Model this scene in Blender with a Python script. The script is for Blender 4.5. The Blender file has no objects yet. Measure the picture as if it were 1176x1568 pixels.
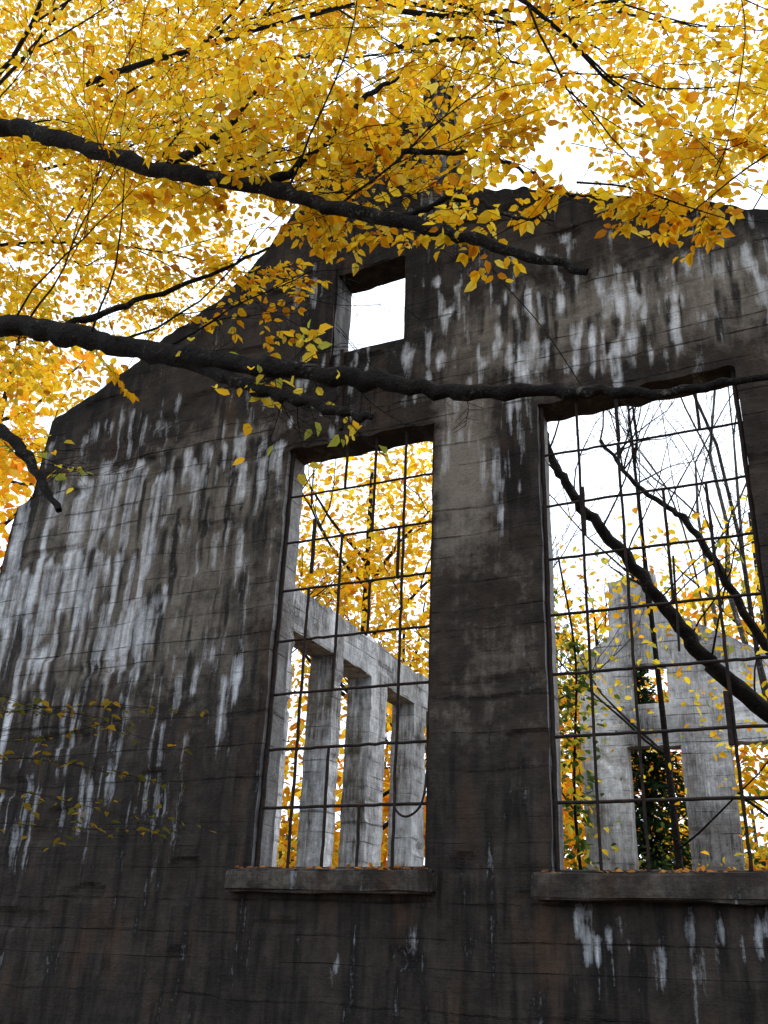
import bpy, math, random
import numpy as np
random.seed(7); rng=np.random.default_rng(7)
scn=bpy.context.scene
# ---------------------------------------------------------------- helpers
def link(o,parent=None):
    scn.collection.objects.link(o)
    if parent is not None: o.parent=parent
    return o
def empty(name,loc=(0,0,0)):
    e=bpy.data.objects.new(name,None); e.location=loc; return link(e)
def mesh_obj(name,V,quads=None,tris=None,mats=(),parent=None,col=None,midx=None,smooth=False):
    me=bpy.data.meshes.new(name); V=np.asarray(V,dtype=np.float32).reshape(-1,3)
    me.vertices.add(len(V)); me.vertices.foreach_set('co',V.ravel())
    nq=0 if quads is None else len(quads); nt=0 if tris is None else len(tris)
    loops=[]; starts=[]; tot=[]
    if nq: loops.append(np.asarray(quads,dtype=np.int32).ravel()); starts.append(np.arange(nq)*4); tot.append(np.full(nq,4))
    if nt: loops.append(np.asarray(tris,dtype=np.int32).ravel()); starts.append(nq*4+np.arange(nt)*3); tot.append(np.full(nt,3))
    L=np.concatenate(loops); me.loops.add(len(L)); me.loops.foreach_set('vertex_index',L)
    me.polygons.add(nq+nt)
    me.polygons.foreach_set('loop_start',np.concatenate(starts).astype(np.int32))
    me.polygons.foreach_set('loop_total',np.concatenate(tot).astype(np.int32))
    for m in mats: me.materials.append(m)
    if midx is not None: me.polygons.foreach_set('material_index',np.asarray(midx,dtype=np.int32))
    me.polygons.foreach_set('use_smooth',np.full(nq+nt,smooth))
    if col is not None:
        a=me.color_attributes.new('col','FLOAT_COLOR','POINT')
        c=np.ones((len(V),4),dtype=np.float32); c[:,:3]=col; a.data.foreach_set('color',c.ravel())
    me.update(calc_edges=True); me.validate()
    return link(bpy.data.objects.new(name,me),parent)
_lat={}
def vn(x,z,s,seed=0):
    if seed not in _lat: _lat[seed]=np.random.default_rng(seed+100).random((128,128))
    G=_lat[seed]; x=np.asarray(x)*s+37.3; z=np.asarray(z)*s+11.7
    xi=np.floor(x).astype(int); zi=np.floor(z).astype(int); fx=x-xi; fz=z-zi
    fx=fx*fx*(3-2*fx); fz=fz*fz*(3-2*fz)
    g=lambda a,b:G[a%128,b%128]
    return (g(xi,zi)*(1-fx)+g(xi+1,zi)*fx)*(1-fz)+(g(xi,zi+1)*(1-fx)+g(xi+1,zi+1)*fx)*fz
class NT:
    def __init__(s,name):
        s.m=bpy.data.materials.new(name); s.m.use_nodes=True; s.t=s.m.node_tree; s.t.nodes.clear()
        s.out=s.t.nodes.new('ShaderNodeOutputMaterial')
    def n(s,typ,ins=None,**kw):
        x=s.t.nodes.new(typ)
        for k,v in kw.items(): setattr(x,k,v)
        for k,v in (ins or {}).items():
            if hasattr(v,'is_output'): s.t.links.new(v,x.inputs[k])
            else: x.inputs[k].default_value=v
        return x
    def math(s,op,a,b=0.0,c=0.0,clamp=False):
        x=s.n('ShaderNodeMath',{0:a,1:b,2:c},operation=op,use_clamp=clamp); return x.outputs[0]
    def mix(s,f,a,b,bt='MIX'):
        x=s.n('ShaderNodeMix',data_type='RGBA',blend_type=bt)
        for k,v in ((0,f),(6,a),(7,b)):
            if hasattr(v,'is_output'): s.t.links.new(v,x.inputs[k])
            else: x.inputs[k].default_value=v if k==0 else (*v,1)
        return x.outputs[2]
    def noise(s,vec,scale,detail=4,rough=.55):
        return s.n('ShaderNodeTexNoise',{'Vector':vec,'Scale':scale,'Detail':detail,'Roughness':rough}).outputs[0]
    def maprange(s,v,a,b,c=0.,d=1.):
        return s.n('ShaderNodeMapRange',{0:v,1:a,2:b,3:c,4:d}).outputs[0]
    def mapping(s,vec,scale):
        return s.n('ShaderNodeMapping',{0:vec,3:scale}).outputs[0]
# ---------------------------------------------------------------- materials
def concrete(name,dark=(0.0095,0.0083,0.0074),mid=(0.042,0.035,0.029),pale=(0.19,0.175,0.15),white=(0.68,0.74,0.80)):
    t=NT(name); pos=t.n('ShaderNodeTexCoord').outputs['Object']
    at=t.n('ShaderNodeAttribute',attribute_name='col'); sep=t.n('ShaderNodeSeparateColor',{0:at.outputs['Color']}).outputs
    sx=t.n('ShaderNodeSeparateXYZ',{0:pos}).outputs
    streak=t.noise(t.mapping(pos,(11,11,1.0)),1.0,4,.6)
    streak2=t.noise(t.mapping(pos,(34,34,4)),1.0,3,.65)
    fine=t.noise(pos,34,4,.75); med=t.noise(pos,7,4,.65); patch=t.noise(t.mapping(pos,(1.9,1.9,2.4)),1.0,5,.68)
    wob=t.noise(t.mapping(pos,(1.2,1.2,.2)),1.0,1)
    zz=t.math('ADD',sx[2],t.math('MULTIPLY',wob,.06))
    zz=t.math('ADD',zz,t.math('MULTIPLY',t.math('SINE',t.math('MULTIPLY',sx[2],3.1)),.085))
    zz=t.math('ADD',zz,t.math('MULTIPLY',t.math('SINE',t.math('MULTIPLY',sx[2],8.3)),.045))
    bz=t.math('DIVIDE',zz,.235); fr=t.math('FRACT',bz); fl=t.math('FLOOR',bz)
    wn=t.n('ShaderNodeTexWhiteNoise',{'W':fl},noise_dimensions='1D').outputs[0]
    wn2=t.n('ShaderNodeTexWhiteNoise',{'W':t.math('ADD',t.math('FLOOR',t.math('ADD',bz,.5)),.37)},noise_dimensions='1D').outputs[0]
    d=t.math('ABSOLUTE',t.math('SUBTRACT',fr,.5)); d=t.math('SUBTRACT',.5,d)
    brk=t.maprange(t.noise(t.mapping(pos,(2.1,2.1,12)),1.0,5,.78),.43,.66)
    lw=t.math('ADD',t.math('MULTIPLY',t.math('MULTIPLY',brk,wn2),.12),.012)
    groove=t.math('SUBTRACT',1.0,t.n('ShaderNodeMapRange',{0:d,1:0.0,2:lw,3:0.,4:1.}).outputs[0])
    groove=t.math('MULTIPLY',groove,t.maprange(t.math('MULTIPLY',brk,t.math('ADD',wn2,.2)),.03,.6,.04,1.))
    grain=t.noise(t.mapping(pos,(2,2,55)),1.0,3,.6)
    c=t.mix(t.maprange(t.math('ADD',t.math('MULTIPLY',med,.4),t.math('MULTIPLY',patch,.6)),.4,.62),dark,mid)
    c=t.mix(t.math('MULTIPLY',t.maprange(wn,0,1),.2),c,(mid[0]*1.2,mid[1]*1.1,mid[2]*1.05))
    c=t.mix(t.math('MULTIPLY',t.maprange(t.noise(t.mapping(pos,(3,3,1)),1.0,3),.55,.72),.36),c,(.085,.045,.022))
    pf=t.math('ADD',sep[2],t.math('MULTIPLY',t.math('SUBTRACT',streak,.5),1.0)); pf=t.math('ADD',pf,t.math('MULTIPLY',t.math('SUBTRACT',patch,.5),1.6))
    pf=t.math('ADD',pf,t.math('MULTIPLY',t.math('SUBTRACT',med,.5),.9))
    c=t.mix(t.math('MULTIPLY',t.maprange(pf,.25,1.0),.9),c,pale)
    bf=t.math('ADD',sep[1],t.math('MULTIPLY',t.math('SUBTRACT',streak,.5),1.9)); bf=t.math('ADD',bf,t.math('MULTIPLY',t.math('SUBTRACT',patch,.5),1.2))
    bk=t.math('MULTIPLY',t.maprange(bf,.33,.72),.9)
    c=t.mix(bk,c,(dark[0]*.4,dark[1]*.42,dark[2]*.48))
    sf=t.math('ADD',sep[0],t.math('MULTIPLY',t.math('SUBTRACT',streak,.5),1.3))
    sf=t.math('ADD',sf,t.math('MULTIPLY',t.math('SUBTRACT',streak2,.5),1.0))
    sf=t.math('ADD',sf,t.math('MULTIPLY',t.math('SUBTRACT',fine,.5),.6))
    sf=t.math('ADD',sf,t.math('MULTIPLY',t.math('SUBTRACT',patch,.5),.9))
    wf=t.maprange(sf,.28,1.15)
    wf=t.math('MULTIPLY',wf,t.maprange(med,.3,.65,.45,1.))
    c=t.mix(wf,c,white)
    c=t.mix(t.math('MULTIPLY',t.maprange(fine,.5,.72),.55),c,t.mix(.6,c,(0.005,0.005,0.005)))
    c=t.mix(t.math('MULTIPLY',groove,.58),c,(dark[0]*.3,dark[1]*.3,dark[2]*.3))
    h=t.math('ADD',t.math('MULTIPLY',fine,.5),t.math('MULTIPLY',grain,.25))
    h=t.math('ADD',h,t.math('MULTIPLY',med,.9)); h=t.math('SUBTRACT',h,t.math('MULTIPLY',groove,.9))
    h=t.math('ADD',h,t.math('MULTIPLY',wn,.2))
    b=t.n('ShaderNodeBump',{'Height':h,'Strength':.9,'Distance':.028})
    bs=t.n('ShaderNodeBsdfPrincipled',{'Base Color':c,'Roughness':.8,'Normal':b.outputs[0]})
    bs.inputs['Specular IOR Level'].default_value=.2
    t.t.links.new(bs.outputs[0],t.out.inputs[0]); return t.m
M_wall=concrete('stained_concrete')
M_pale=concrete('pale_concrete',dark=(.10,.105,.11),mid=(.22,.23,.24),pale=(.4,.42,.44),white=(.7,.74,.78))
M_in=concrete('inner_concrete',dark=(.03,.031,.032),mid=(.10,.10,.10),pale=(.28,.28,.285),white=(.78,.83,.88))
def steel():
    t=NT('rusty_steel'); pos=t.n('ShaderNodeTexCoord').outputs['Object']
    n=t.noise(pos,25,3); c=t.mix(t.maprange(n,.4,.65),(.007,.006,.006),(.025,.014,.010))
    bs=t.n('ShaderNodeBsdfPrincipled',{'Base Color':c,'Roughness':.8}); bs.inputs['Specular IOR Level'].default_value=.2
    t.t.links.new(bs.outputs[0],t.out.inputs[0]); return t.m
M_steel=steel()
def bark(name,a=(.004,.0035,.003),b_=(.016,.0135,.012),lich=(.09,.09,.08),lt=.66):
    t=NT(name); pos=t.n('ShaderNodeTexCoord').outputs['Object']
    n=t.noise(pos,14,5,.7); n2=t.noise(pos,45,3,.7); n3=t.noise(pos,5,2)
    c=t.mix(t.maprange(n,.35,.65),a,b_); c=t.mix(t.maprange(t.math('ADD',t.math('MULTIPLY',n2,.6),t.math('MULTIPLY',n3,.4)),lt-.09,lt+.02),c,lich)
    h=t.math('ADD',n,t.math('MULTIPLY',n2,.6))
    b=t.n('ShaderNodeBump',{'Height':h,'Strength':1.,'Distance':.05})
    bs=t.n('ShaderNodeBsdfPrincipled',{'Base Color':c,'Roughness':.9,'Normal':b.outputs[0]})
    bs.inputs['Specular IOR Level'].default_value=.15
    t.t.links.new(bs.outputs[0],t.out.inputs[0]); return t.m
M_bark=bark('dark_bark'); M_bark2=bark('grey_bark',(.03,.028,.027),(.09,.085,.08),(.25,.25,.25),.62)
def leafmat(name,tr=.6):
    t=NT(name); c=t.n('ShaderNodeAttribute',attribute_name='col').outputs['Color']
    d=t.n('ShaderNodeBsdfDiffuse',{'Color':c}); tl=t.n('ShaderNodeBsdfTranslucent',{'Color':c})
    m=t.n('ShaderNodeMixShader',{0:tr,1:d.outputs[0],2:tl.outputs[0]})
    t.t.links.new(m.outputs[0],t.out.inputs[0]); return t.m
M_leaf=leafmat('autumn_leaf')
def groundmat():
    t=NT('leaf_litter_ground'); pos=t.n('ShaderNodeTexCoord').outputs['Object']
    n=t.noise(pos,3,6,.7); v=t.n('ShaderNodeTexVoronoi',{'Vector':pos,'Scale':14.})
    c=t.mix(t.maprange(n,.35,.65),(.05,.035,.02),(.22,.11,.03)); c=t.mix(.4,c,v.outputs['Color'],'MULTIPLY')
    bs=t.n('ShaderNodeBsdfPrincipled',{'Base Color':c,'Roughness':.95}); t.t.links.new(bs.outputs[0],t.out.inputs[0]); return t.m
# ---------------------------------------------------------------- tubes & leaves
def catmull(P,n):
    P=np.asarray(P,float); Q=np.vstack([2*P[0]-P[1],P,2*P[-1]-P[-2]]); out=[]
    for i in range(1,len(Q)-2):
        for k in range(n):
            t=k/n; a,b,c,d=Q[i-1],Q[i],Q[i+1],Q[i+2]
            out.append(.5*((2*b)+(-a+c)*t+(2*a-5*b+4*c-d)*t*t+(-a+3*b-3*c+d)*t**3))
    out.append(Q[-2]); return np.array(out)
class Tubes:
    def __init__(s): s.V=[];s.F=[];s.n=0
    def add(s,P,R,sides=5,rough=0.):
        P=np.asarray(P,float); R=np.asarray(R,float); n=len(P)
        T=np.gradient(P,axis=0); T/=np.linalg.norm(T,axis=1)[:,None]+1e-9
        up=np.array([.13,.21,.97]); A=np.cross(T,up); A/=np.linalg.norm(A,axis=1)[:,None]+1e-9; B=np.cross(T,A)
        th=np.linspace(0,2*np.pi,sides,endpoint=False)
        rr=R[:,None]*(1+rough*(rng.random((n,sides))-.5))
        V=P[:,None,:]+rr[...,None]*(np.cos(th)[None,:,None]*A[:,None,:]+np.sin(th)[None,:,None]*B[:,None,:])
        s.V.append(V.reshape(-1,3)); i=np.arange(n-1)[:,None]*sides; j=np.arange(sides)[None,:]; j2=(j+1)%sides
        s.F.append(np.stack([i+j,i+j2,i+sides+j2,i+sides+j],-1).reshape(-1,4)+s.n); s.n+=n*sides
    def obj(s,name,mat,parent=None): return mesh_obj(name,np.vstack(s.V),quads=np.vstack(s.F),mats=[mat],parent=parent,smooth=True)
YEL=[((.94,.66,.035),6),((.93,.58,.022),6),((.88,.44,.018),2.6),((.84,.68,.10),2.4),((.6,.26,.02),1.2)]
ORG=[((.90,.44,.03),4),((.86,.30,.03),3),((.93,.56,.03),3),((.6,.18,.02),1)]
GRN=[((.08,.13,.03),4),((.16,.2,.04),2),((.5,.4,.04),1)]
YGR=[((.80,.64,.07),4),((.38,.42,.07),3),((.92,.54,.03),3)]
DIM=[((.10,.10,.02),3),((.22,.15,.02),3),((.35,.2,.02),1)]
SPR=[((.02,.045,.02),4),((.035,.06,.03),2)]
def pick(pal,n):
    c=np.array([p[0] for p in pal]); w=np.array([p[1] for p in pal],float); w/=w.sum()
    r=c[rng.choice(len(c),n,p=w)]; return np.clip(r*(.78+.34*rng.random((n,1))),0,.97)
LT=np.array([[0,0,0],[.3,.26,.07],[.27,.62,.08],[0,1.,-.06],[-.27,.62,.08],[-.3,.26,.07]])
LQ=np.array([[0,1,2,3],[0,3,4,5]])
class Leaves:
    def __init__(s): s.V=[];s.C=[]
    def add(s,P,D,Nn,size,col):
        D=D/(np.linalg.norm(D,axis=1)[:,None]+1e-9); S=np.cross(D,Nn); S/=np.linalg.norm(S,axis=1)[:,None]+1e-9; U=np.cross(S,D)
        n=len(P); size=np.asarray(size).reshape(-1,1,1)*np.ones((n,1,1))
        T=LT[None]*np.ones((n,1,1)); T=T*np.stack([.8+.35*rng.random(n),np.ones(n),.3+2.2*rng.random(n)],-1)[:,None,:]
        V=P[:,None,:]+size*(T[...,0:1]*S[:,None]+T[...,1:2]*D[:,None]+T[...,2:3]*U[:,None])
        s.V.append(V.reshape(-1,3)); s.C.append(np.repeat(col,6,axis=0))
    def obj(s,name,mat,parent=None):
        V=np.vstack(s.V); n=len(V)//6; F=(LQ[None]+np.arange(n)[:,None,None]*6).reshape(-1,4)
        return mesh_obj(name,V,quads=F,mats=[mat],parent=parent,col=np.vstack(s.C))
def unit(v): v=np.asarray(v,float); return v/(np.linalg.norm(v)+1e-9)
def make_spray():
    tw=[];P=[];D=[]
    def grow(p,a,L,lev):
        n=max(4,int(L/.055)); pts=[p.copy()]
        for i in range(n):
            a+=rng.normal(0,.09); p=p+np.array([math.cos(a),math.sin(a),rng.normal(-.06,.1)])*L/n; pts.append(p.copy())
            side=1 if i%2 else -1
            if lev>0 and i>0 and rng.random()<.5: grow(p.copy(),a+side*(.75+.25*rng.random()),L*(.55-.3*i/n),lev-1)
            elif i>0 or lev==0:
                b=a+side*(.8+.4*rng.random()); P.append(p.copy()); D.append([math.cos(b),math.sin(b),rng.normal(-.25,.3)])
        P.append(p.copy()); D.append([math.cos(a),math.sin(a),-.2])
        q=np.array(pts); q=q[::3] if (len(q)-1)%3==0 else np.vstack([q[::3],q[-1:]])
        tw.append((q,.0035 if lev>0 else .002))
    grow(np.zeros(3),0.,.75+.3*rng.random(),1); return tw,np.array(P),np.array(D)
SPRAYS=[make_spray() for _ in range(12)]
def put_spray(pos,yaw,tilt,roll,scale,lv,tb,pal,lsize=.085,keep=1.):
    tw,P,D=SPRAYS[rng.integers(len(SPRAYS))]
    cy,sy=math.cos(yaw),math.sin(yaw);ct,st=math.cos(tilt),math.sin(tilt);cr,sr=math.cos(roll),math.sin(roll)
    Rm=np.array([[cy,-sy,0],[sy,cy,0],[0,0,1]])@np.array([[ct,0,-st],[0,1,0],[st,0,ct]])@np.array([[1,0,0],[0,cr,-sr],[0,sr,cr]])
    k=rng.random(len(P))<keep; P2=P[k]@Rm.T*scale+pos; D2=D[k]@Rm.T; n=len(P2)
    if n:
        N=np.tile(Rm[:,2],(n,1))+rng.normal(0,.4,(n,3))
        lv.add(P2,D2,N,lsize*(.6+.6*rng.random(n)),np.clip(pick(pal,n)*rng.uniform(.8,1.06),0,.97))
    if tb is not None:
        for pts,r in tw: tb.add(pts@Rm.T*scale+pos,np.linspace(r,r*.4,len(pts)),3)
def cloud(lv,c,rad,n,size,pal,clump=.5,per=50):
    c=np.array(c,float); rad=np.array(rad,float); m=max(1,n//per)
    d=rng.normal(size=(m,3)); d/=np.linalg.norm(d,axis=1)[:,None]; cc=c+d*rad*(rng.random((m,1))**.45)
    P=(cc[:,None,:]+rng.normal(0,1,(m,per,3))*np.array([clump,clump,clump*.5])).reshape(-1,3); k=len(P)
    tint=np.repeat(.7+.45*rng.random((m,1)),per,axis=0)
    lv.add(P,rng.normal(size=(k,3))*[1,1,.6]-[0,0,.3],rng.normal(0,.6,(k,3))+[0,0,1],size*(.6+.7*rng.random(k)),np.clip(pick(pal,k)*tint,0,.97))
def branchy(tb,p,d,L,r,lev,spread=.6,up=.1,kids=4):
    n=8; pts=[p.copy()]; d=unit(d)
    for i in range(n):
        d=unit(d+rng.normal(0,.11,3)+[0,0,up*.12]); p=p+d*L/n; pts.append(p.copy())
        if lev>0 and i>=2 and rng.random()<kids/6:
            dd=unit(d+rng.normal(0,spread,3)); branchy(tb,p.copy(),dd,L*(.45+.25*rng.random()),r*(1-i/n*.6)*.5,lev-1,spread,up,kids)
    tb.add(pts,np.linspace(r,max(r*.3,.002),n+1),8 if r>.06 else 4 if r>.01 else 3,.1)
# ---------------------------------------------------------------- generic wall
def build_wall(name,u0,u1,ztop,zmax,opens,step,thick,mp,stain,mats,parent,flip=False,rough=.012,jag=.03,seed=1):
    U=np.arange(u0,u1+step,step); Z=np.arange(0,zmax+step,step)
    for a,b,c,d in opens:
        for v in (a,b): U[np.abs(U-v).argmin()]=v
        for v in (c,d): Z[np.abs(Z-v).argmin()]=v
    nu,nz=len(U),len(Z); u,z=np.meshgrid(U,Z,indexing='ij')
    top=ztop(U); top=top+jag*2.8*(vn(U,U*0,3.,seed)-.5)+jag*2.*(vn(U,U*0,11.,seed+1)-.5)
    zc=np.minimum(z,top[:,None]); cl=z>top[:,None]
    fk=~(cl[:-1,:-1]&cl[1:,:-1])
    uc=(u[:-1,:-1]+u[1:,1:])/2; zcc=(z[:-1,:-1]+z[1:,1:])/2
    zd=zc.copy(); ud=u.copy()
    for a,b,c,d in opens:
        fk&=~((uc>a)&(uc<b)&(zcc>c)&(zcc<d))
        e=(np.abs(z-d)<1e-6)&(u>a+.01)&(u<b-.01); zd[e]+=jag*1.8*(vn(u[e],z[e],8.,seed+5)-.3)
        e=((np.abs(u-a)<1e-6)|(np.abs(u-b)<1e-6))&(z>c)&(z<d); ud[e]+=.35*jag*(vn(u[e]*9,z[e],7.,seed+6)-.5)
    bi=np.floor((zc+.05*vn(u,z*.2,1.2,3)+.085*np.sin(3.1*zc)+.045*np.sin(8.3*zc))/.235).astype(int); br=np.random.default_rng(seed).random(400)[bi%400]
    dep=rough*(br-.5)*.6+rough*1.8*(vn(u,z,2.5,seed+2)-.5)+rough*1.3*(vn(u,z,9.,seed+3)-.5)
    sp=vn(u,z*2.2,2.2,seed+4); dep+=np.clip((sp-.76)*9,0,1)*rough*2.4
    F=np.argwhere(fk)
    fa=np.stack([F[:,0]*nz+F[:,1],(F[:,0]+1)*nz+F[:,1],(F[:,0]+1)*nz+F[:,1]+1,F[:,0]*nz+F[:,1]+1],-1)
    N=nu*nz; front=mp(ud.ravel(),dep.ravel(),zd.ravel()); back=mp(ud.ravel(),np.full(N,thick)+dep.ravel()*.5,zd.ravel())
    E=np.vstack([fa[:,[0,1]],fa[:,[1,2]],fa[:,[2,3]],fa[:,[3,0]]]); key=np.sort(E,1); k1=key[:,0].astype(np.int64)*N+key[:,1]
    _,inv,cnt=np.unique(k1,return_inverse=True,return_counts=True); Bd=E[cnt[inv]==1]
    side=np.stack([Bd[:,1],Bd[:,0],Bd[:,0]+N,Bd[:,1]+N],-1)
    isside=np.abs(u.ravel()[Bd[:,0]]-u.ravel()[Bd[:,1]])<1e-6
    V=np.vstack([front,back]); quads=np.vstack([fa,fa[:,::-1]+N,side])
    if flip: quads=quads[:,::-1]
    mi=np.concatenate([np.zeros(len(fa)),np.zeros(len(fa)),np.where(isside,1,0)])
    col=stain(u.ravel(),zc.ravel()); col=np.vstack([col,col*[.5,1,1]])
    used=np.unique(quads); rm=-np.ones(len(V),int); rm[used]=np.arange(len(used))
    return mesh_obj(name,V[used],quads=rm[quads],mats=mats,parent=parent,col=col[used],midx=mi)
def box(name,a,b,mat,parent,bev=.012,jit=0.,col=(0,.3,.2),cuts=0):
    import bmesh
    bm=bmesh.new(); bmesh.ops.create_cube(bm,size=1)
    a=np.array(a,float);b=np.array(b,float)
    for v in bm.verts: v.co=[(a[i]+b[i])/2+v.co[i]*(b[i]-a[i]) for i in range(3)]
    if bev: bmesh.ops.bevel(bm,geom=bm.edges[:],offset=bev,segments=2,affect='EDGES')
    if cuts:
        bmesh.ops.subdivide_edges(bm,edges=[e for e in bm.edges if e.calc_length()>.25],cuts=cuts,use_grid_fill=True)
        for v in bm.verts: v.co+=type(v.co)((rng.normal(0,jit),rng.normal(0,jit),rng.normal(0,jit)))
    me=bpy.data.meshes.new(name); bm.to_mesh(me); bm.free(); me.materials.append(mat)
    at=me.color_attributes.new('col','FLOAT_COLOR','POINT'); n=len(me.vertices)
    at.data.foreach_set('color',np.tile([*col,1.],n).astype(np.float32))
    return link(bpy.data.objects.new(name,me),parent)
# ---------------------------------------------------------------- building
bld=empty('concrete_mill_ruin')
LW=(-4.10,-2.68,2.10,5.65); RW=(-1.79,-.27,2.08,5.63); SW=(-3.72,-3.0,6.6,7.52)
OX=[-12,-9.5,-8.2,-7.38,-7.34,-7.14,-7.09,-6.14,-4.86,-4.23,-3.75,-3.22,-2.88,-2.84,-2.55,-2.51,-1.56,-.72,.13,2,5]
OZ=[2.2,3.2,4.2,4.73,5.6,5.72,6.6,7.07,7.84,8.59,9.25,9.42,9.45,9.66,9.62,8.24,7.82,7.44,7.05,6.2,5.0]
def drips(spec,r):
    L=[]
    for (xa,xb,z0,n,l0,l1,w0,w1,s) in spec:
        for _ in range(n):
            x=xa+(xb-xa)*r.random(); L.append((x,z0+r.normal(0,.09),l0+(l1-l0)*r.random()**1.3,w0+(w1-w0)*r.random(),s*(.5+.6*r.random())))
    return L
SPEC=[(-7.2,-5.3,6.4,26,.15,.7,.025,.06,.75),(-7.3,-5.2,5.70,40,.4,1.5,.03,.08,1.2),(-5.2,-4.15,5.74,32,.15,1.2,.025,.06,1.15),
 (-7.3,-5.6,4.85,32,.4,1.2,.03,.075,1.15),(-5.6,-4.2,5.05,34,.15,1.0,.025,.055,1.0),(-7.2,-5.2,4.3,32,.4,1.2,.03,.065,1.05),(-5.6,-4.3,4.4,26,.15,.8,.025,.055,.85),(-5.6,-4.4,3.75,20,.15,.8,.025,.055,.8),
 (-7.2,-5.2,3.6,34,.4,1.2,.025,.055,1.),(-7.0,-5.7,2.85,16,.3,.9,.025,.045,.95),(-5.4,-4.7,3.1,9,.3,1.1,.025,.045,.6),(-5.0,-4.3,6.4,12,.15,.6,.025,.05,.7),
 (-2.9,.3,7.15,30,.1,.4,.02,.045,.8),(-2.6,.4,6.75,56,.12,.6,.02,.055,1.05),(-2.75,.1,6.32,50,.1,.6,.02,.055,1.1),(-2.65,-1.85,5.98,24,.2,.85,.025,.045,1.15),(-1.8,-.2,5.98,22,.08,.25,.02,.05,.75),
 (-2.3,-1.85,5.4,16,.1,.6,.015,.035,1.),(-2.2,-1.85,4.9,6,.1,.5,.015,.03,.9),(-4.3,-3.9,7.6,8,.2,.6,.025,.05,.8),(-4.6,-2.7,6.5,20,.1,.4,.02,.045,.8),(-3.0,-2.4,8.0,8,.1,.4,.02,.04,.7),
 (-4.2,-2.7,5.86,16,.05,.16,.02,.05,.8)]
r1=np.random.default_rng(5)
DR=drips(SPEC+[(-1.6,-1.3,1.72,4,.12,.25,.02,.04,.7),(-1.3,-.85,1.60,6,.12,.35,.02,.04,.8),(-.9,.2,1.75,11,.08,.25,.02,.045,.6),(-1.7,-1.3,1.8,5,.08,.25,.02,.04,.55),(-3.45,-3.3,1.5,2,.1,.22,.015,.03,.7),(-2.9,-2.5,1.6,3,.1,.2,.03,.05,.4)],r1)
DD=drips([(a,b,z+.05,int(n*.95),l0*1.3,l1*1.2,w0*.8,w1*.8,1.) for a,b,z,n,l0,l1,w0,w1,s in SPEC],r1)
def sm(x,a,b): t=np.clip((x-a)/(b-a),0,1); return t*t*(3-2*t)
def dripfield(L_,x,z):
    s=np.zeros_like(x)
    for x0,z0,L,w,st in L_:
        m=(np.abs(x-x0)<4*w)&(z<z0+.15)&(z>z0-L-.2)
        if not m.any(): continue
        xx,zz=x[m],z[m]; t=(z0-zz)/L
        ww=w*(1.2-.5*np.clip(t,0,1)); ctr=x0+.03*(vn(zz,zz*0+x0,2.,9)-.5)
        v=st*np.exp(-np.abs((xx-ctr)/ww)**3)*sm(zz,z0+.1,z0-.06)*sm(t,1.1,.75)*(1-.3*np.clip(t,0,1))
        s[m]=np.maximum(s[m],v)
    return s
def stain_front(x,z):
    s=dripfield(DR,x,z); dd=dripfield(DD,x,z)
    s*=.5+.95*vn(x,z,1.3,13)
    g=np.exp(-((x+6.7)/1.0)**2-((z-4.6)/1.4)**2)*.3; s=np.clip(s*.97+g,0,1.1)
    s=np.clip(s-.6*dd,0,1.1)
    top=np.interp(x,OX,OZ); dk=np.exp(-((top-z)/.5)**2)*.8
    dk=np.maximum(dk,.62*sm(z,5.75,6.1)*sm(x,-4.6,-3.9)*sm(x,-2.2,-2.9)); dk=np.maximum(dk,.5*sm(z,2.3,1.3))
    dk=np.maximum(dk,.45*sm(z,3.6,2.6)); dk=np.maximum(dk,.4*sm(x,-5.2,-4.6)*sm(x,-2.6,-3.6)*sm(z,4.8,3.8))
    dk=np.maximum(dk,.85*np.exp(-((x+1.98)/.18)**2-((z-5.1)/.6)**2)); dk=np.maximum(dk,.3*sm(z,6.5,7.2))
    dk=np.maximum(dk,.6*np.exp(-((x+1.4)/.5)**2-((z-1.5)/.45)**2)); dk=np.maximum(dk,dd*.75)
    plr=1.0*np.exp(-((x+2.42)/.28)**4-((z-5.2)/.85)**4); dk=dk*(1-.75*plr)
    plr=np.maximum(plr,.25*np.exp(-((x+2.25)/.45)**4-((z-3.6)/1.2)**4))
    plr=np.maximum(plr,.85*np.exp(-((x+5.8)/1.8)**4-((z-4.7)/1.4)**4)); plr=np.maximum(plr,.9*np.exp(-((x+1.1)/1.9)**4-((z-6.4)/.55)**2))
    plr=np.maximum(plr,.12*sm(z,2.6,1.0))
    return np.stack([s,dk,plr],-1)
build_wall('front_wall',-12,5,lambda x:np.interp(x,OX,OZ),9.8,[LW,RW,SW],.027,.30,lambda u,w,z:np.stack([u,w,z],-1),stain_front,[M_wall,M_pale],bld)
box('ridge_pier',(-2.86,-.07,7.7),(-2.6,.36,9.75),M_wall,bld,.02,.008,(.3,.5,.4),2)
box('window_sill_stone',(-4.24,-.13,1.93),(-2.6,.34,2.085),M_wall,bld,.015,.006,(0.05,.35,.35),6)
box('window_sill_stone_b',(-1.9,-.15,1.90),(.4,.34,2.065),M_wall,bld,.015,.006,(0.05,.4,.3),6)
def bar(T,a,b,w=.013):
    a=np.array(a,float);b=np.array(b,float);n=6; P=a+(b-a)*np.linspace(0,1,n)[:,None]; P[1:-1]+=rng.normal(0,.0018,(n-2,3)); T.add(P,np.full(n,w*1.25),4)
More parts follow.
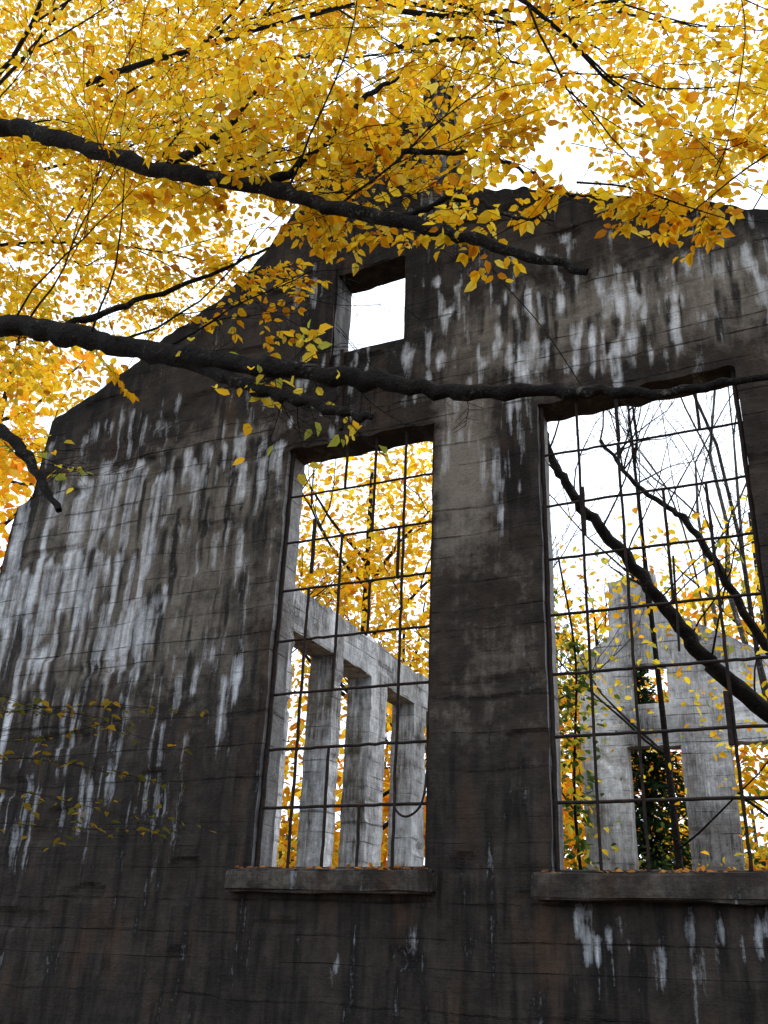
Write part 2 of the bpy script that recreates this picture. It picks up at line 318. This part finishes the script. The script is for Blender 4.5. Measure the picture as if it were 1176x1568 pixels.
def window(W,nx,nz,skip,Y=.06):
    T=Tubes(); x0,x1,z0,z1=W; xs=np.linspace(x0,x1,nx+1); zs=np.linspace(z0,z1,nz+1)
    for i,x in enumerate(xs):
        w=.018 if i in(0,nx) else .0115
        xx=x+(.018 if i==0 else -.018 if i==nx else 0)
        for j in range(nz):
            if ('v',i,j) in skip: continue
            bar(T,(xx,Y,zs[j]),(xx,Y,zs[j+1]),w)
    for j,z in enumerate(zs):
        w=.016 if j in(0,nz) else .0105
        for i in range(nx):
            if ('h',i,j) in skip: continue
            bar(T,(xs[i],Y+.004,z),(xs[i+1],Y+.004,z),w)
    return T
top8={('h',i,8) for i in range(5)}
T=window(LW,5,8,top8|{('v',1,7),('v',1,6),('v',1,5),('v',3,5),('v',2,6),('v',3,3),('v',3,1),('v',3,2),('v',2,2)})
bar(T,(-3.8,.05,4.45),(-3.8,.05,4.95),.016); bar(T,(-3.0,.05,4.3),(-3.0,.05,4.75),.013)
T.add(catmull([(-2.95,.02,2.62),(-2.92,-.02,2.5),(-2.82,-.05,2.44),(-2.72,-.03,2.52),(-2.69,0,2.75),(-2.70,.02,3.1)],6),np.full(31,.009),5)
T.obj('window_grid',M_steel,bld)
T=window(RW,5,8,top8|{('v',3,7),('v',3,6),('v',3,2),('v',3,1),('v',3,0),('v',3,3),('v',2,7),('v',4,6)})
bar(T,(-1.47,.045,4.45),(-1.47,.045,4.85),.016); bar(T,(-1.17,.045,5.2),(-1.17,.045,5.6),.016); bar(T,(-.6,.045,2.85),(-.6,.045,3.2),.018); bar(T,(-.87,.05,3.5),(-.85,.05,4.2),.008)
T.obj('window_grid_b',M_steel,bld)
T=Tubes(); bar(T,(-3.74,-.03,6.3),(-3.75,-.03,7.6),.022); bar(T,(-3.56,-.03,5.75),(-3.6,-.03,6.6),.018); T.obj('steel_channel',M_steel,bld)
def stain_in(x,z):
    s=.35*vn(x,z*.3,3.,21)+.75*np.clip(vn(x,z*.25,5.,22)-.35,0,1)
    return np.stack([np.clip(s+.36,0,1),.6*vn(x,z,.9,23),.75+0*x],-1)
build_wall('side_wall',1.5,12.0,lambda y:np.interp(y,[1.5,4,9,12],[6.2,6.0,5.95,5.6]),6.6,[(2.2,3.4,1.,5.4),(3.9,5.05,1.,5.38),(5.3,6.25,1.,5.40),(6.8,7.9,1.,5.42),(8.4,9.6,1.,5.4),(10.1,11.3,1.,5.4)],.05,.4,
  lambda u,w,z:np.stack([-6.2-w,u,z],-1),stain_in,[M_in,M_wall],bld,flip=True,seed=31)  # reveals use the darker concrete: shade on the pier faces put into the colour
def stain_far(x,z):
    s=.3+1.0*np.clip(vn(x,z*.25,2.2,41)-.25,0,1)-.25*sm(z,4.6,3.6)+.2*sm(z,7.2,6.4)*sm(z,5.2,6.0); s+=.5*np.exp(-((x+2.0)/.35)**2-((z-5.)/.9)**2)+.6*np.exp(-((x+3.95)/.25)**2-((z-5.4)/1.2)**2)
    s*=1-.6*np.exp(-((x+3.05)/.6)**2-((z-5.75)/.3)**2)
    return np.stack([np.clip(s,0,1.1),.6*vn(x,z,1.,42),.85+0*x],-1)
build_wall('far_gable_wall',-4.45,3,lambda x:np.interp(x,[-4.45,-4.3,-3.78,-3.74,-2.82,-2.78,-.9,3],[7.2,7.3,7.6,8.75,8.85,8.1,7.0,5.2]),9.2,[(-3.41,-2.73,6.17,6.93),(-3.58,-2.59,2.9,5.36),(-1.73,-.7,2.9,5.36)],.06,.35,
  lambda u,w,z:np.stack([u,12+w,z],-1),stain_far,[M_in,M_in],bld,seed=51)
# ---------------------------------------------------------------- ground
g=60;xs=np.linspace(-150,150,g);ys=np.linspace(-60,300,g);gx,gy=np.meshgrid(xs,ys,indexing='ij');gz=(vn(gx,gy,.08,61)-.5)*1.5
near=np.exp(-((gx+2)/14)**2-((gy-3)/14)**2); gz=gz*(1-near)-.02
i,j=np.meshgrid(np.arange(g-1),np.arange(g-1),indexing='ij'); i=i.ravel();j=j.ravel()
mesh_obj('ground',np.stack([gx,gy,gz],-1).reshape(-1,3),quads=np.stack([i*g+j,(i+1)*g+j,(i+1)*g+j+1,i*g+j+1],-1),mats=[groundmat()],smooth=True)
# ---------------------------------------------------------------- foreground beech
tree=empty('beech_tree'); lb=Tubes(); tb=Tubes(); lv=Leaves()
def pl(l,Y0,Y1):
    n=len(l); return [(a,Y0+(Y1-Y0)*k/(n-1),b) for k,(a,b) in enumerate(l)]
def limb(P,r0,r1,sides=12):
    Q=catmull(P,8); Q[1:-1]+=rng.normal(0,.009,(len(Q)-2,3)); lb.add(Q,np.linspace(r0,r1,len(Q))*(1+.13*rng.normal(size=len(Q)).clip(-1,1)),sides,.25); return Q
Y=-2.7
A=limb([(-8.2,Y-.1,7.6)]+pl([(-6.7,7.72),(-5.42,7.50),(-4.56,6.98),(-3.61,6.35),(-2.78,5.91),(-2.29,5.58),(-1.69,5.22),(-1.24,4.93),(-.77,4.62)],Y,Y),.085,.022)
B=limb([(-8.2,Y,5.9)]+pl([(-6.2,5.6),(-4.83,5.38),(-4.08,5.10),(-3.45,4.82),(-2.54,4.49),(-1.96,4.26),(-1.45,4.08),(-.96,3.97),(-.51,3.87),(-.03,3.84),(.6,3.85)],Y,Y),.095,.006)
Cb=limb(pl([(-3.5,4.86),(-2.84,4.49),(-2.48,4.29),(-2.03,4.07),(-1.90,4.02)],Y,Y-.02),.045,.016)
Db=limb(pl([(-8.1,4.9),(-5.4,4.75),(-4.59,4.50),(-4.23,4.17),(-3.94,3.83)],Y,Y),.065,.018)
E1=limb(pl([(-2.9,5.97),(-2.64,5.97),(-2.34,6.21),(-2.08,6.49),(-1.9,6.59)],Y,Y+.1),.035,.01)
E2=limb(pl([(-3.75,6.42),(-3.62,6.40),(-3.37,6.51),(-3.15,6.69),(-3.0,6.95)],Y,Y+.1),.045,.012)
E3=limb(pl([(-4.6,5.3),(-4.3,5.6),(-3.9,5.9),(-3.3,6.3)],Y+.1,Y+.9),.03,.01)
E4=limb(pl([(-1.8,5.3),(-1.45,5.32),(-1.15,5.05),(-.9,4.9)],Y,Y-.1),.02,.005)
F1=limb(pl([(-2.3,6.5),(-1.70,6.24),(-1.39,6.09),(-1.03,5.69),(-.7,5.5)],-2.2,-2.2),.02,.005)
limb([(-8.2,-2.9,-.1),(-8.15,-2.8,2.5),(-8.2,-2.7,5.9),(-8.1,-2.6,8.5),(-7.9,-2.2,11.5),(-7.6,-1.8,14)],.28,.12,16)
G1=catmull(pl([(-1.69,5.72),(-1.40,5.17),(-1.14,4.73),(-.94,4.30)],-2.2,-2.2),6); tb.add(G1,np.full(len(G1),.004),3)
G2=catmull(pl([(.14,6.8),(.12,6.42),(-.03,5.76),(-.14,5.46)],-2.2,-2.2),6); tb.add(G2,np.full(len(G2),.004),3)
G3=catmull([(1.3,-2.,5.9),(.6,-2.1,5.75),(.1,-2.2,5.5),(-.3,-2.2,5.25)],6); tb.add(G3,np.linspace(.012,.004,len(G3)),4)
G4=catmull([(-.9,-2.2,5.7),(-.6,-2.2,5.55),(-.3,-2.2,5.3),(-.1,-2.25,5.1)],6); tb.add(G4,np.linspace(.008,.003,len(G4)),3)
def along(Q,n,a,b,pal,sc=(.5,.95),keep=1.,ls=.08,tilt=.15):
    for _ in range(n):
        t=(a+(b-a)*rng.random())*(len(Q)-1); p=Q[int(t)]; yaw=rng.uniform(-.6,math.pi+.3) if rng.random()<.75 else rng.random()*6.283
        put_spray(p,yaw,rng.normal(tilt,.35),rng.normal(0,.35),sc[0]+(sc[1]-sc[0])*rng.random(),lv,tb,pal,ls,keep)
along(A,24,.15,.62,YEL,(.4,.95),.8); along(A,6,.6,.8,YEL,(.3,.6),.5); along(E1,9,.2,1,YEL); along(E2,11,.2,1,YEL); along(E3,9,.2,1,YEL)
along(F1,9,.2,1,YEL,(.4,.75),.85); along(E4,3,.3,1,YEL,(.3,.6),.5); along(B,7,.08,.28,YEL+YGR,(.5,.8),.4); along(B,4,.36,.5,YGR,(.3,.5),.25); along(G2,7,.5,1,YEL,(.25,.5),.6)
along(G3,8,.1,1,YEL,(.3,.6),.6); along(G4,6,.1,1,YEL,(.3,.5),.6)
along(B,16,.12,.65,YEL,(.3,.8),0.0); along(A,14,.3,.95,YEL,(.3,.9),0.0); along(Db,10,.3,.95,YGR,(.3,.7),.05); along(Cb,8,.1,.95,YGR,(.3,.7),.03)
for Q,n,hi in ((A,10,.75),(B,5,.42)):
    for _ in range(n):
        t=rng.integers(len(Q)//5,int(len(Q)*hi)); branchy(tb,Q[t].copy(),(.9,rng.normal(0,.4),rng.normal(.25,.5)),.9+.6*rng.random(),.010,2,.5,.0)
def top_front(x): return np.interp(x,OX,OZ)
cnt=0
while cnt<1500:
    y=rng.uniform(-2.6,5.5); q=rng.uniform(-2.0,.6)
    rl=np.interp(q,[-2,-1.3,-.95,-.75,-.55,-.3,0,.6],[.98,1.05,1.10,1.16,1.2,1.08,.96,.9])
    if y>.6: rl-=np.interp(q,[-2,-1.,-.6,-.4],[.32,.3,.12,0])
    r=rl+rng.random()**1.1*1.45; dy=y+6.5; x=q*dy; z=1.5+r*dy
    if -.9<y<.9 and z<top_front(x)+.4: continue
    nz_=vn(x*1.0+y*.8,z+y*.6,.85,71)
    dens=np.clip((nz_-.27)*2.7,.03,1)
    if q>-.35: dens=max(.2,dens)*np.interp(r,[.9,1.02,1.1,1.3],[1.,.85,.65,.5])
    if rng.random()>dens: continue
    far=max(0,y+2)/7
    put_spray(np.array([x,y,z]),rng.random()*6.283,rng.normal(0,.35),rng.normal(0,.35),.7+.55*rng.random(),lv,tb if y<0 else None,YEL,.078+.033*far,.9)
    cnt+=1
for k in range(26):
    x=rng.uniform(-9,-1.5); y=rng.uniform(-2.4,3); branchy(tb,np.array([x,y,1.5+(y+6.5)*rng.uniform(1.3,1.75)]),(rng.uniform(.3,1),rng.uniform(-.3,.6),rng.uniform(-.2,.6)),3.2,.03,2,.5,.1,5)
lb.obj('limbs',M_bark,tree); tb.obj('twigs',M_bark,tree); lv.obj('leaves',M_leaf,tree)
# sapling at the lower left, in front of the wall
sap=empty('beech_sapling'); lv=Leaves(); tb=Tubes()
tb.add(catmull([(-5.5,-1.6,-.1),(-5.55,-1.7,1.5),(-5.5,-1.8,2.6),(-5.4,-1.9,3.3)],6),np.linspace(.02,.006,19),6)
for z,yw,k in ((2.25,.0,.5),(2.55,.25,.5),(2.75,-.25,.4),(2.9,.15,.5),(3.0,-.1,.4),(2.4,-.4,.3),(3.15,.3,.3),(2.65,0.05,.5)):
    put_spray(np.array((-5.5,-1.8,z)),yw,rng.normal(0,.12),rng.normal(0,.3),1.75,lv,tb,DIM,.065,k)
tb.obj('stems',M_bark,sap); lv.obj('leaves',M_leaf,sap)
# ---------------------------------------------------------------- trees behind
def bg_tree(name,base,h,crown_c,crown_r,n,size,pal,lean=(0,0),r0=.16,kids=4):
    e=empty(name); tbb=Tubes(); b=np.array(base,float); P=[b,b+[lean[0]*.3,lean[1]*.3,h*.35],b+[lean[0]*.7,lean[1]*.7,h*.7],b+[lean[0],lean[1],h]]
    Q=catmull(P,6); tbb.add(Q,np.linspace(r0,r0*.25,len(Q)),9,.1)
    for k in range(9):
        t=int((.3+.65*rng.random())*(len(Q)-1)); an=rng.random()*6.283
        branchy(tbb,Q[t].copy(),(math.cos(an),math.sin(an),.7),h*.3,r0*.32,2,.55,.4,kids)
    tbb.obj('trunk_and_branches',M_bark,e)
    if n:
        l=Leaves(); cloud(l,crown_c,crown_r,n,size,pal,.55,45); l.obj('leaves',M_leaf,e)
bg_tree('maple_tree',(-9.,11.5,0),12,(-9.,11.5,9.2),(3.4,2.5,3.8),5600,.17,YEL)
bg_tree('maple_tree',(-17,7.5,0),16,(-17.5,7.5,10.5),(4.2,3,5.5),5000,.26,ORG+YEL)
bg_tree('maple_tree',(-10.5,17,0),10,(-10.5,17,4.5),(4.5,2.5,3.8),4200,.28,ORG+YEL)
bg_tree('maple_tree',(-10.5,9,0),8,(-10.2,9.5,3.9),(2.,1.8,2.6),2200,.18,ORG+YEL,(0,0),.1)
bg_tree('maple_tree',(-1.2,19,0),13,(-1.,20,7.5),(6.,2.5,4.8),3800,.26,YGR+YEL+ORG)
bg_tree('maple_tree',(-6,21,0),11,(-6.,21,6.5),(4.5,2.5,5.),3600,.3,ORG+YEL)
bg_tree('maple_tree',(2.6,16,0),13,(1.2,16,8.8),(3.0,2.,3.0),3400,.19,YEL+YGR)
bg_tree('maple_tree',(-4.9,9.5,0),9,(-4.8,9.8,5.8),(.9,.9,3.2),1700,.13,YGR+GRN,(-.1,.2),.07,5)
bg_tree('maple_tree',(-1.9,6.4,0),10,(-2.1,6.5,6.1),(1.6,1.2,1.5),420,.11,YGR+YEL,(-.3,.4),.06,4)
bg_tree('maple_tree',(1.4,7.5,0),8,(.3,8,4.6),(1.3,1.,1.6),700,.12,YEL+ORG,(-.3,.4),.06,4)
e=empty('leaning_tree'); lt=Tubes(); Y=2.5
Q=catmull(pl([(1.9,-.1),(1.0,1.4),(.2,2.8),(-.49,3.63),(-.97,4.15),(-1.22,4.62),(-1.73,5.44),(-2.11,6.02),(-2.37,6.61),(-2.6,7.4)],Y,Y+.2),7); Q[1:-1]+=rng.normal(0,.014,(len(Q)-2,3)); lt.add(Q,np.linspace(.1,.04,len(Q)),10,.15)
Q2=catmull(pl([(-.1,3.2),(-.42,4.22),(-.85,5.31),(-1.11,5.92),(-1.54,6.38),(-2.,7.2)],Y+.2,Y+1.),7); Q2[1:-1]+=rng.normal(0,.012,(len(Q2)-2,3)); lt.add(Q2,np.linspace(.055,.02,len(Q2)),8,.15)
for q_,n_ in ((Q,14),(Q2,12)):
    for k in range(n_):
        t=rng.integers(len(q_)//3,len(q_)); branchy(lt,q_[t].copy(),(rng.normal(.2,.6),rng.normal(0,.5),.9),1.5,.011,2,.5,.3,4)
lt.obj('trunk_and_branches',M_bark,e); l=Leaves(); cloud(l,(-1.0,3,4.4),(1.3,.6,1.6),170,.09,YEL+YGR,.5,3); l.obj('leaves',M_leaf,e)
for k,(x,y,h,r) in enumerate(((-.6,7.5,11,.05),(.4,9,12,.06),(-.1,14.5,15,.1),(1.,16,14,.1),(-2.0,15.5,15,.1))):
    e=empty('bare_tree'); bt=Tubes(); branchy(bt,np.array([x,y,0.]),(rng.normal(0,.1),0,1),h,r,3,.45,.5,4); bt.obj('trunk_and_branches',M_bark2,e)
e=empty('understory_shrubs'); l=Leaves()
for x,y,z,rr,pal,n in ((-4.6,11,1.8,1.7,GRN,1500),(-3.2,10.3,1.4,1.5,YGR+GRN,1100),(-1.6,9.6,1.6,1.6,GRN+YGR,1200),(0,9.5,1.8,1.8,YGR,1200),(-3.1,14.5,2.6,1.8,GRN+SPR,1200),(-1.2,14.5,2.6,1.8,YGR+ORG,1000)):
    cloud(l,(x,y,z),(rr,.8,rr),n,.12,pal,.35,30)
l.obj('foliage',M_leaf,e)
e=empty('ivy_vine'); iv=Tubes(); Q=catmull([(-2.35,3,0),(-2.3,3,1.5),(-2.38,3.02,3),(-2.3,3,4.4),(-2.45,3.05,5.6)],8); iv.add(Q,np.linspace(.02,.01,len(Q)),6,.2); iv.obj('stem',M_bark,e)
l=Leaves()
for q_ in Q[6:26]: cloud(l,q_,(.13,.1,.12),26,.09,GRN[:2]+GRN[:1]+YGR[:1],.06,4)
l.obj('leaves',M_leaf,e)
e=empty('spruce_tree'); sv=Leaves(); st=Tubes(); st.add([(-4.2,17,0),(-4.2,17,9)],[.14,.03],8)
for z in np.arange(.8,8.6,.28):
    R=(9-z)*.3
    for a in rng.random(12)*6.283:
        d=np.array([math.cos(a),math.sin(a),-.25]); n=int(R*26)+3; tt=rng.random((n,1))*R
        P=np.array([-4.2,17,z])+d*tt+rng.normal(0,.06,(n,3)); sv.add(P,d+rng.normal(0,.6,(n,3)),np.array([0,0,1])+rng.normal(0,.3,(n,3)),.15,pick(SPR,n))
st.obj('trunk',M_bark,e); sv.obj('needles',M_leaf,e)
l=Leaves(); ft=Tubes()
for k in range(34):
    x=rng.uniform(-42,18); y=rng.uniform(24,34); h=rng.uniform(3,6)
    cloud(l,(x,y,h),(3,2,h*.75),400,.5,[ORG,YEL,YGR,GRN,ORG][rng.integers(5)],.8,40)
    ft.add([(x,y,0),(x+rng.normal(0,.5),y,h*2.2)],[.15,.04],6)
e=empty('background_forest'); l.obj('forest_foliage',M_leaf,e); ft.obj('forest_trunks',M_bark2,e)
l=Leaves()
for xa,xb,n in ((-4.2,-2.64,150),(-1.85,.3,170)):
    P=np.stack([rng.uniform(xa,xb,n),rng.uniform(-.12,.3,n),(2.09 if xa<-3 else 2.07)+rng.random(n)*.015],-1)
    l.add(P,rng.normal(size=(n,3))*[1,1,.15],rng.normal(0,.35,(n,3))+[0,0,1],.05,pick([((.35,.14,.05),3),((.5,.22,.04),2),((.2,.1,.05),2)],n))
l.obj('fallen_leaves',M_leaf)
# ---------------------------------------------------------------- light
el,az=math.radians(46),math.radians(38)
sd=np.array([math.sin(az)*math.cos(el),math.cos(az)*math.cos(el),math.sin(el)])
w=bpy.data.worlds.new('World'); scn.world=w; w.use_nodes=True; nt=w.node_tree; bg=nt.nodes['Background']
sk=nt.nodes.new('ShaderNodeTexSky'); sk.sky_type='NISHITA'; sk.sun_disc=False; sk.sun_elevation=el; sk.sun_rotation=az; sk.air_density=1.; sk.dust_density=3.
mx=nt.nodes.new('ShaderNodeMix'); mx.data_type='RGBA'; mx.inputs[0].default_value=.8; mx.inputs[7].default_value=(13.4,14.4,16.0,1)
nt.links.new(sk.outputs[0],mx.inputs[6]); nt.links.new(mx.outputs[2],bg.inputs[0]); bg.inputs[1].default_value=.15
from mathutils import Vector, Matrix
sl=bpy.data.lights.new('sun','SUN'); sl.energy=1.5; sl.angle=math.radians(12); sl.color=(1,.95,.87)
so=link(bpy.data.objects.new('sun',sl)); so.rotation_euler=Vector(sd).to_track_quat('Z','Y').to_euler()
# ---------------------------------------------------------------- camera
cam=bpy.data.cameras.new('camera'); co=link(bpy.data.objects.new('camera',cam)); scn.camera=co
cam.sensor_fit='VERTICAL'; cam.sensor_height=24; cam.sensor_width=18; cam.lens=24*1469.2/1568; cam.clip_end=1000; cam.clip_start=.05
co.matrix_world=Matrix.Translation((0,-6.5,1.5))@Matrix.Rotation(.4475,4,'Z')@Matrix.Rotation(math.pi/2+.4391,4,'X')@Matrix.Rotation(.0429,4,'Z')
scn.view_settings.view_transform='Standard'; scn.view_settings.look='None'; scn.view_settings.exposure=0
